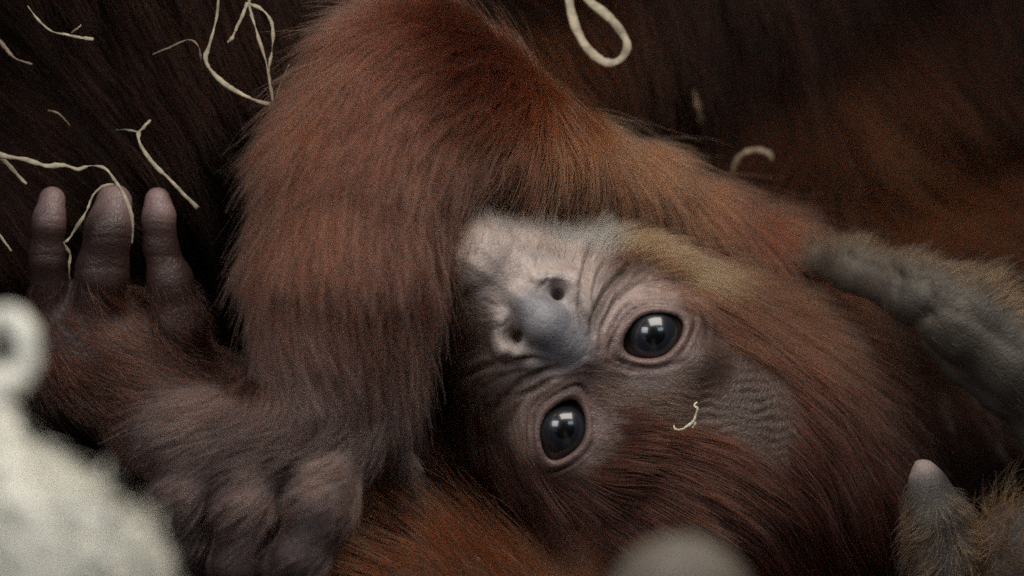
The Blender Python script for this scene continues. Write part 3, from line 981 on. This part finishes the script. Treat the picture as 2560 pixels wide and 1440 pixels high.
def tube(paths, ns=8, flat=0.4, rough=0.28):
    """paths: lists of (u, v, y, r mm); joined sweep with knots and taper"""
    V, Qd = [], []
    base = 0
    for path in paths:
        path = np.array(path, float)
        xyz = np.array([P(*q[:3]) for q in path])
        n = max(14, 7 * len(path))
        c = spline(xyz, n)
        r = 0.55 * np.interp(np.linspace(0, len(path) - 1, n), np.arange(len(path)), path[:, 3])
        r = r * (1 + rough * np.convolve(rng.normal(0, 1, n + 4), np.ones(5) / 2.2, 'valid'))
        c = c + np.stack([np.convolve(rng.normal(0, 1, n + 8), np.ones(9) / 9, 'valid') for _ in range(3)], 1) * 0.22
        tg = np.gradient(c, axis=0); tg /= np.linalg.norm(tg, axis=1)[:, None]
        up = np.array([0.2, -1, 0.15])
        b1 = np.cross(tg, up); b1 /= np.linalg.norm(b1, axis=1)[:, None]
        b2 = np.cross(b1, tg)
        for i in range(n):
            for j in range(ns):
                a = 2 * math.pi * j / ns + 1.2 * math.sin(i * 0.13)
                V.append(c[i] + r[i] * (b1[i] * math.cos(a) + b2[i] * flat * math.sin(a)))
        for i in range(n - 1):
            for j in range(ns):
                Qd.append((base + i * ns + j, base + i * ns + (j + 1) % ns, base + (i + 1) * ns + (j + 1) % ns, base + (i + 1) * ns + j))
        for i, flip in ((0, 1), (n - 1, 0)):
            ring = [base + i * ns + j for j in range(ns)]
            if flip: ring = ring[::-1]
            for j in range(1, ns - 2, 2):
                Qd.append((ring[0], ring[j], ring[j + 1], ring[j + 2]))
        base += n * ns
    return np.array(V), np.array(Qd)


def straw(name, paths, label, cat='straw', group='dry straws on the dark fur', mat=None, **kw):
    v, q = tube(paths, **kw)
    o = np_mesh(name, v, q, mat or M_STRAW)
    return tag(o, label, cat, group)


straw('straw', [[(70, 15, 4, .3), (95, 50, 4, .5), (130, 78, 4, .6), (165, 85, 3, .7), (200, 92, 3, .75), (232, 98, 3, .5)], [(178, 82, 3, .4), (192, 72, 2, .35), (204, 62, 2, .2)]],
      'short forked straw lying highest on the dark fur, away from the looped straws')
straw('straw', [[(380, 137, 7, .25), (425, 118, 6, .45), (470, 100, 5, .5), (494, 112, 5, .5), (503, 150, 7, .4), (506, 180, 11, .3)]],
      'thin faint straw bent like a hook beside the tall looped straw', mat=M_STRAW_DIM)
straw('straw', [[(550, -40, 6, .7), (543, 40, 6, .75), (524, 110, 6, .8), (514, 150, 6, .8), (535, 185, 6, .85), (575, 218, 6, .85), (630, 248, 6, .85), (682, 264, 6, .8)]],
      'long pale straw curving down and across to the ginger elbow')
straw('straw', [[(640, -20, 8, .7), (622, 6, 8, .9), (650, 20, 8, .8), (676, 50, 8, .8), (684, 90, 8, .8), (680, 130, 8, .75), (672, 175, 8, .6), (674, 215, 7, .5)],
                [(622, 6, 8, .8), (632, 50, 8, .6), (648, 95, 7, .55), (664, 150, 7, .55), (674, 205, 7, .7), (684, 258, 7, .75)],
                [(618, 8, 8, .9), (606, 40, 7, .95), (592, 70, 7, .75), (580, 95, 7, .65), (568, 106, 7, .5)]],
      'pale straw split into three strands hanging beside the ginger elbow')
straw('straw', [[(722, 160, -2, .3), (700, 215, -1, .4), (682, 268, 0, .5), (666, 310, 2, .5), (645, 345, 4, .45), (628, 372, 6, .25)]],
      'thin brownish straw running along the left edge of the ginger elbow', mat=M_STRAW_DIM)
straw('straw', [[(376, 300, 7, .4), (358, 318, 6, .8), (345, 335, 6, .95), (352, 365, 5, .85), (378, 402, 5, .9), (415, 440, 5, .95), (452, 478, 5, .95), (494, 520, 6, .9)], [(350, 330, 6, .4), (320, 326, 8, .35), (288, 324, 11, .2)]],
      'thick straight straw pointing down at the gap beside the slimmest lit toe')
straw('straw', [[(-40, 375, 0, .8), (10, 388, 0, .9), (60, 398, 0, .85), (115, 415, 0, .8), (160, 413, 0, .95), (196, 424, 0, .7), (225, 414, 0, .75), (260, 420, -1, .8), (285, 448, -3, .85), (308, 485, -5, .9), (326, 525, -5, .9), (333, 570, -4, .7), (330, 610, -2, .4)],
                [(296, 460, -3, .6), (262, 464, -3, .55), (235, 485, -3, .55), (220, 520, -3, .6), (200, 555, -3, .6), (180, 588, -2, .6), (164, 606, -2, .5)],
                [(160, 604, -2, .5), (168, 622, -1, .6), (176, 640, 0, .6), (172, 670, 1, .4), (174, 700, 3, .3)]],
      'long branching pale straw draped over the middle toe')
straw('straw', [[(-20, 375, 2, .8), (10, 402, 2, .9), (38, 432, 3, .85), (68, 460, 4, .5)]], 'short stiff pale straw branching below the long draped straw')
straw('straw', [[(-25, 560, -2, .6), (5, 595, -2, .6), (28, 628, -1, .4)]], 'small straw stub beside the outermost toe')
straw('straw', [[(-5, 95, 6, .8), (15, 122, 6, .9), (40, 145, 6, .7), (80, 160, 8, .4)]], 'frayed brown straw at the edge of the shaggy dark fur', mat=M_STRAW_DIM)
straw('straw', [[(120, 275, 10, .3), (145, 285, 9, .4), (175, 315, 10, .25)]], 'faint wisp of straw half sunk in the dark fur', mat=M_STRAW_DIM)
straw('straw', [[(1420, -60, 22, 2.45), (1428, 30, 20, 2.02), (1450, 90, 19, 2.09), (1482, 135, 18, 2.16), (1520, 158, 18, 2.16), (1555, 145, 18, 2.02), (1568, 110, 18, 2.02), (1550, 75, 18, 2.16), (1515, 38, 18, 2.30), (1470, 0, 19, 2.16), (1440, -40, 20, 2.02)]],
      'thick pale straw bent into a teardrop loop above the infant\'s arm', rough=.08)
straw('straw', [[(1735, 225, 58, 1.2), (1742, 255, 56, 1.6), (1748, 280, 56, 1.6), (1752, 305, 58, 1.0)]], 'blurred pale straw stub hanging on the dark flank')
straw('straw', [[(1830, 430, 52, 1.2), (1850, 392, 50, 1.3), (1885, 374, 50, 1.4), (1920, 382, 50, 1.5), (1930, 400, 50, 1.2)]], 'blurred brownish straw curl on the flank above the grey hand', mat=M_STRAW_DIM)
straw('wood_shred', [[(1742, 1004, -6, .55), (1736, 1014, -6.4, .45), (1744, 1022, -6.4, .5), (1738, 1040, -6.4, .42), (1733, 1052, -6.4, .75), (1718, 1064, -6.4, .6), (1704, 1074, -6.4, .42), (1690, 1074, -6, .38), (1684, 1062, -5.6, .22)],
                     [(1733, 1052, -6.2, .6), (1738, 1060, -6.2, .5), (1732, 1070, -6, .3)]],
      'tiny curled cream wood shred stuck on the infant\'s forehead', 'wood shred', None, M_SHRED, rough=.2)


# cream shaving curl and wood wool close to the lens, far out of focus
YC = -188
spiral = []
for k in range(15):
    a = math.radians(110 - k * 27)
    r = 86 - 2.2 * k
    spiral.append((8 + r * 0.78 * math.cos(a), 872 + r * 1.12 * math.sin(a), YC + 0.5 * k, 6.2 - 0.10 * k))
v, q = tube([[(-10, 1120, -187, 4.2), (10, 1050, -188, 4.7)] + spiral], ns=14, flat=0.9, rough=0.03)
o = np_mesh('wood_shaving', v, q, M_WOOL)
tag(o, 'pale rolled wood shaving with a dark slot in its coil, close to the lens', 'wood shaving')

# heap of wood wool: a rounded clump wrapped in loose curled strands
def heap_sdf(p):
    d = ell(p, P(60, 1490, -193), (30, 20, 31))
    d = smin(d, ell(p, P(262, 1500, -191), (17, 18, 20)), 8)
    d = smin(d, chain(p, [(-20, 1000, -189, 5), (0, 1140, -191, 7), (50, 1280, -195, 13)], 6), 8)
    d = smin(d, ell(p, P(-120, 1500, -183), (38, 24, 38)), 10)
    b_ = np.sin(p[:, 0] * .55 + np.sin(p[:, 2] * .4)) * np.sin(p[:, 2] * .5 + 1) * np.sin(p[:, 1] * .6)
    return d + 0.8 * b_


WV, WQ = surface(lambda p: heap_sdf(p) + 2.5, (-190, -224, -125), (-66, -153, -15), 1.2)
WN, WA = normals(WV, WQ)
tangle = []
pick = rng.choice(len(WV), 520)
for i in pick:
    if WN[i, 1] > 0.3:
        continue
    c0 = WV[i] + WN[i] * rng.uniform(0.0, 1.6)
    t = np.cross(WN[i], rng.normal(0, 1, 3)); t /= np.linalg.norm(t)
    b2 = np.cross(WN[i], t)
    bend = rng.uniform(-1.1, 1.1); Ls = rng.uniform(7, 15); r_ = rng.uniform(0.3, 0.55)
    path = []
    for q_ in np.linspace(-1, 1, 6):
        w_ = c0 + t * Ls * q_ + b2 * bend * Ls * 0.5 * q_ * q_ - WN[i] * (0.022 * (Ls * q_) ** 2) * rng.uniform(0.4, 1.0)
        sc = 0.1 * (1 + w_[1] / CAM_D)
        path.append((w_[0] / sc + 1280, 720 - w_[2] / sc, w_[1], r_))
    tangle.append(path)
tv, tq = tube(tangle, ns=6, flat=0.5, rough=0.1)
heap = np_mesh('wood_wool_heap', np.vstack([WV, tv]), np.vstack([WQ, tq + len(WV)]), M_CORE)
tag(heap, 'bright cream heap of wood wool bulging up close to the lens', 'wood wool', kind='stuff')
STR = [([(130, 1270, -136), (220, 1282, -137), (300, 1330, -136), (350, 1400, -134), (372, 1500, -130)], 1.5, 'cream strand of wood wool arching along the rounded edge of the heap'),
       ([(262, 1330, -130), (278, 1300, -134), (286, 1270, -137), (292, 1248, -139)], 1.3, 'short cream strand standing up like a spike from the heap'),
       ([(70, 1260, -134), (120, 1330, -138), (190, 1390, -138), (260, 1470, -136)], 1.4, 'cream strand running steeply down the middle of the wood wool heap'),
       ([(10, 1120, -122), (40, 1200, -128), (100, 1268, -134), (180, 1290, -137), (250, 1320, -138)], 1.6, 'cream strand sweeping from the shaving coil down onto the heap'),
       ([(180, 1470, -138), (240, 1400, -139), (290, 1370, -138), (330, 1380, -136)], 1.3, 'cream strand looping low over the right shoulder of the heap'),
       ([(20, 1340, -136), (80, 1390, -138), (110, 1460, -138)], 1.4, 'short cream strand low on the thick left side of the heap')]
for pth, r, lab in STR:
    straw('wood_wool_strand', [[(q[0], q[1], q[2] - 84, r * 1.5) for q in pth]], lab, 'wood wool', 'wood wool strands close to the lens', M_WOOL, rough=.1)
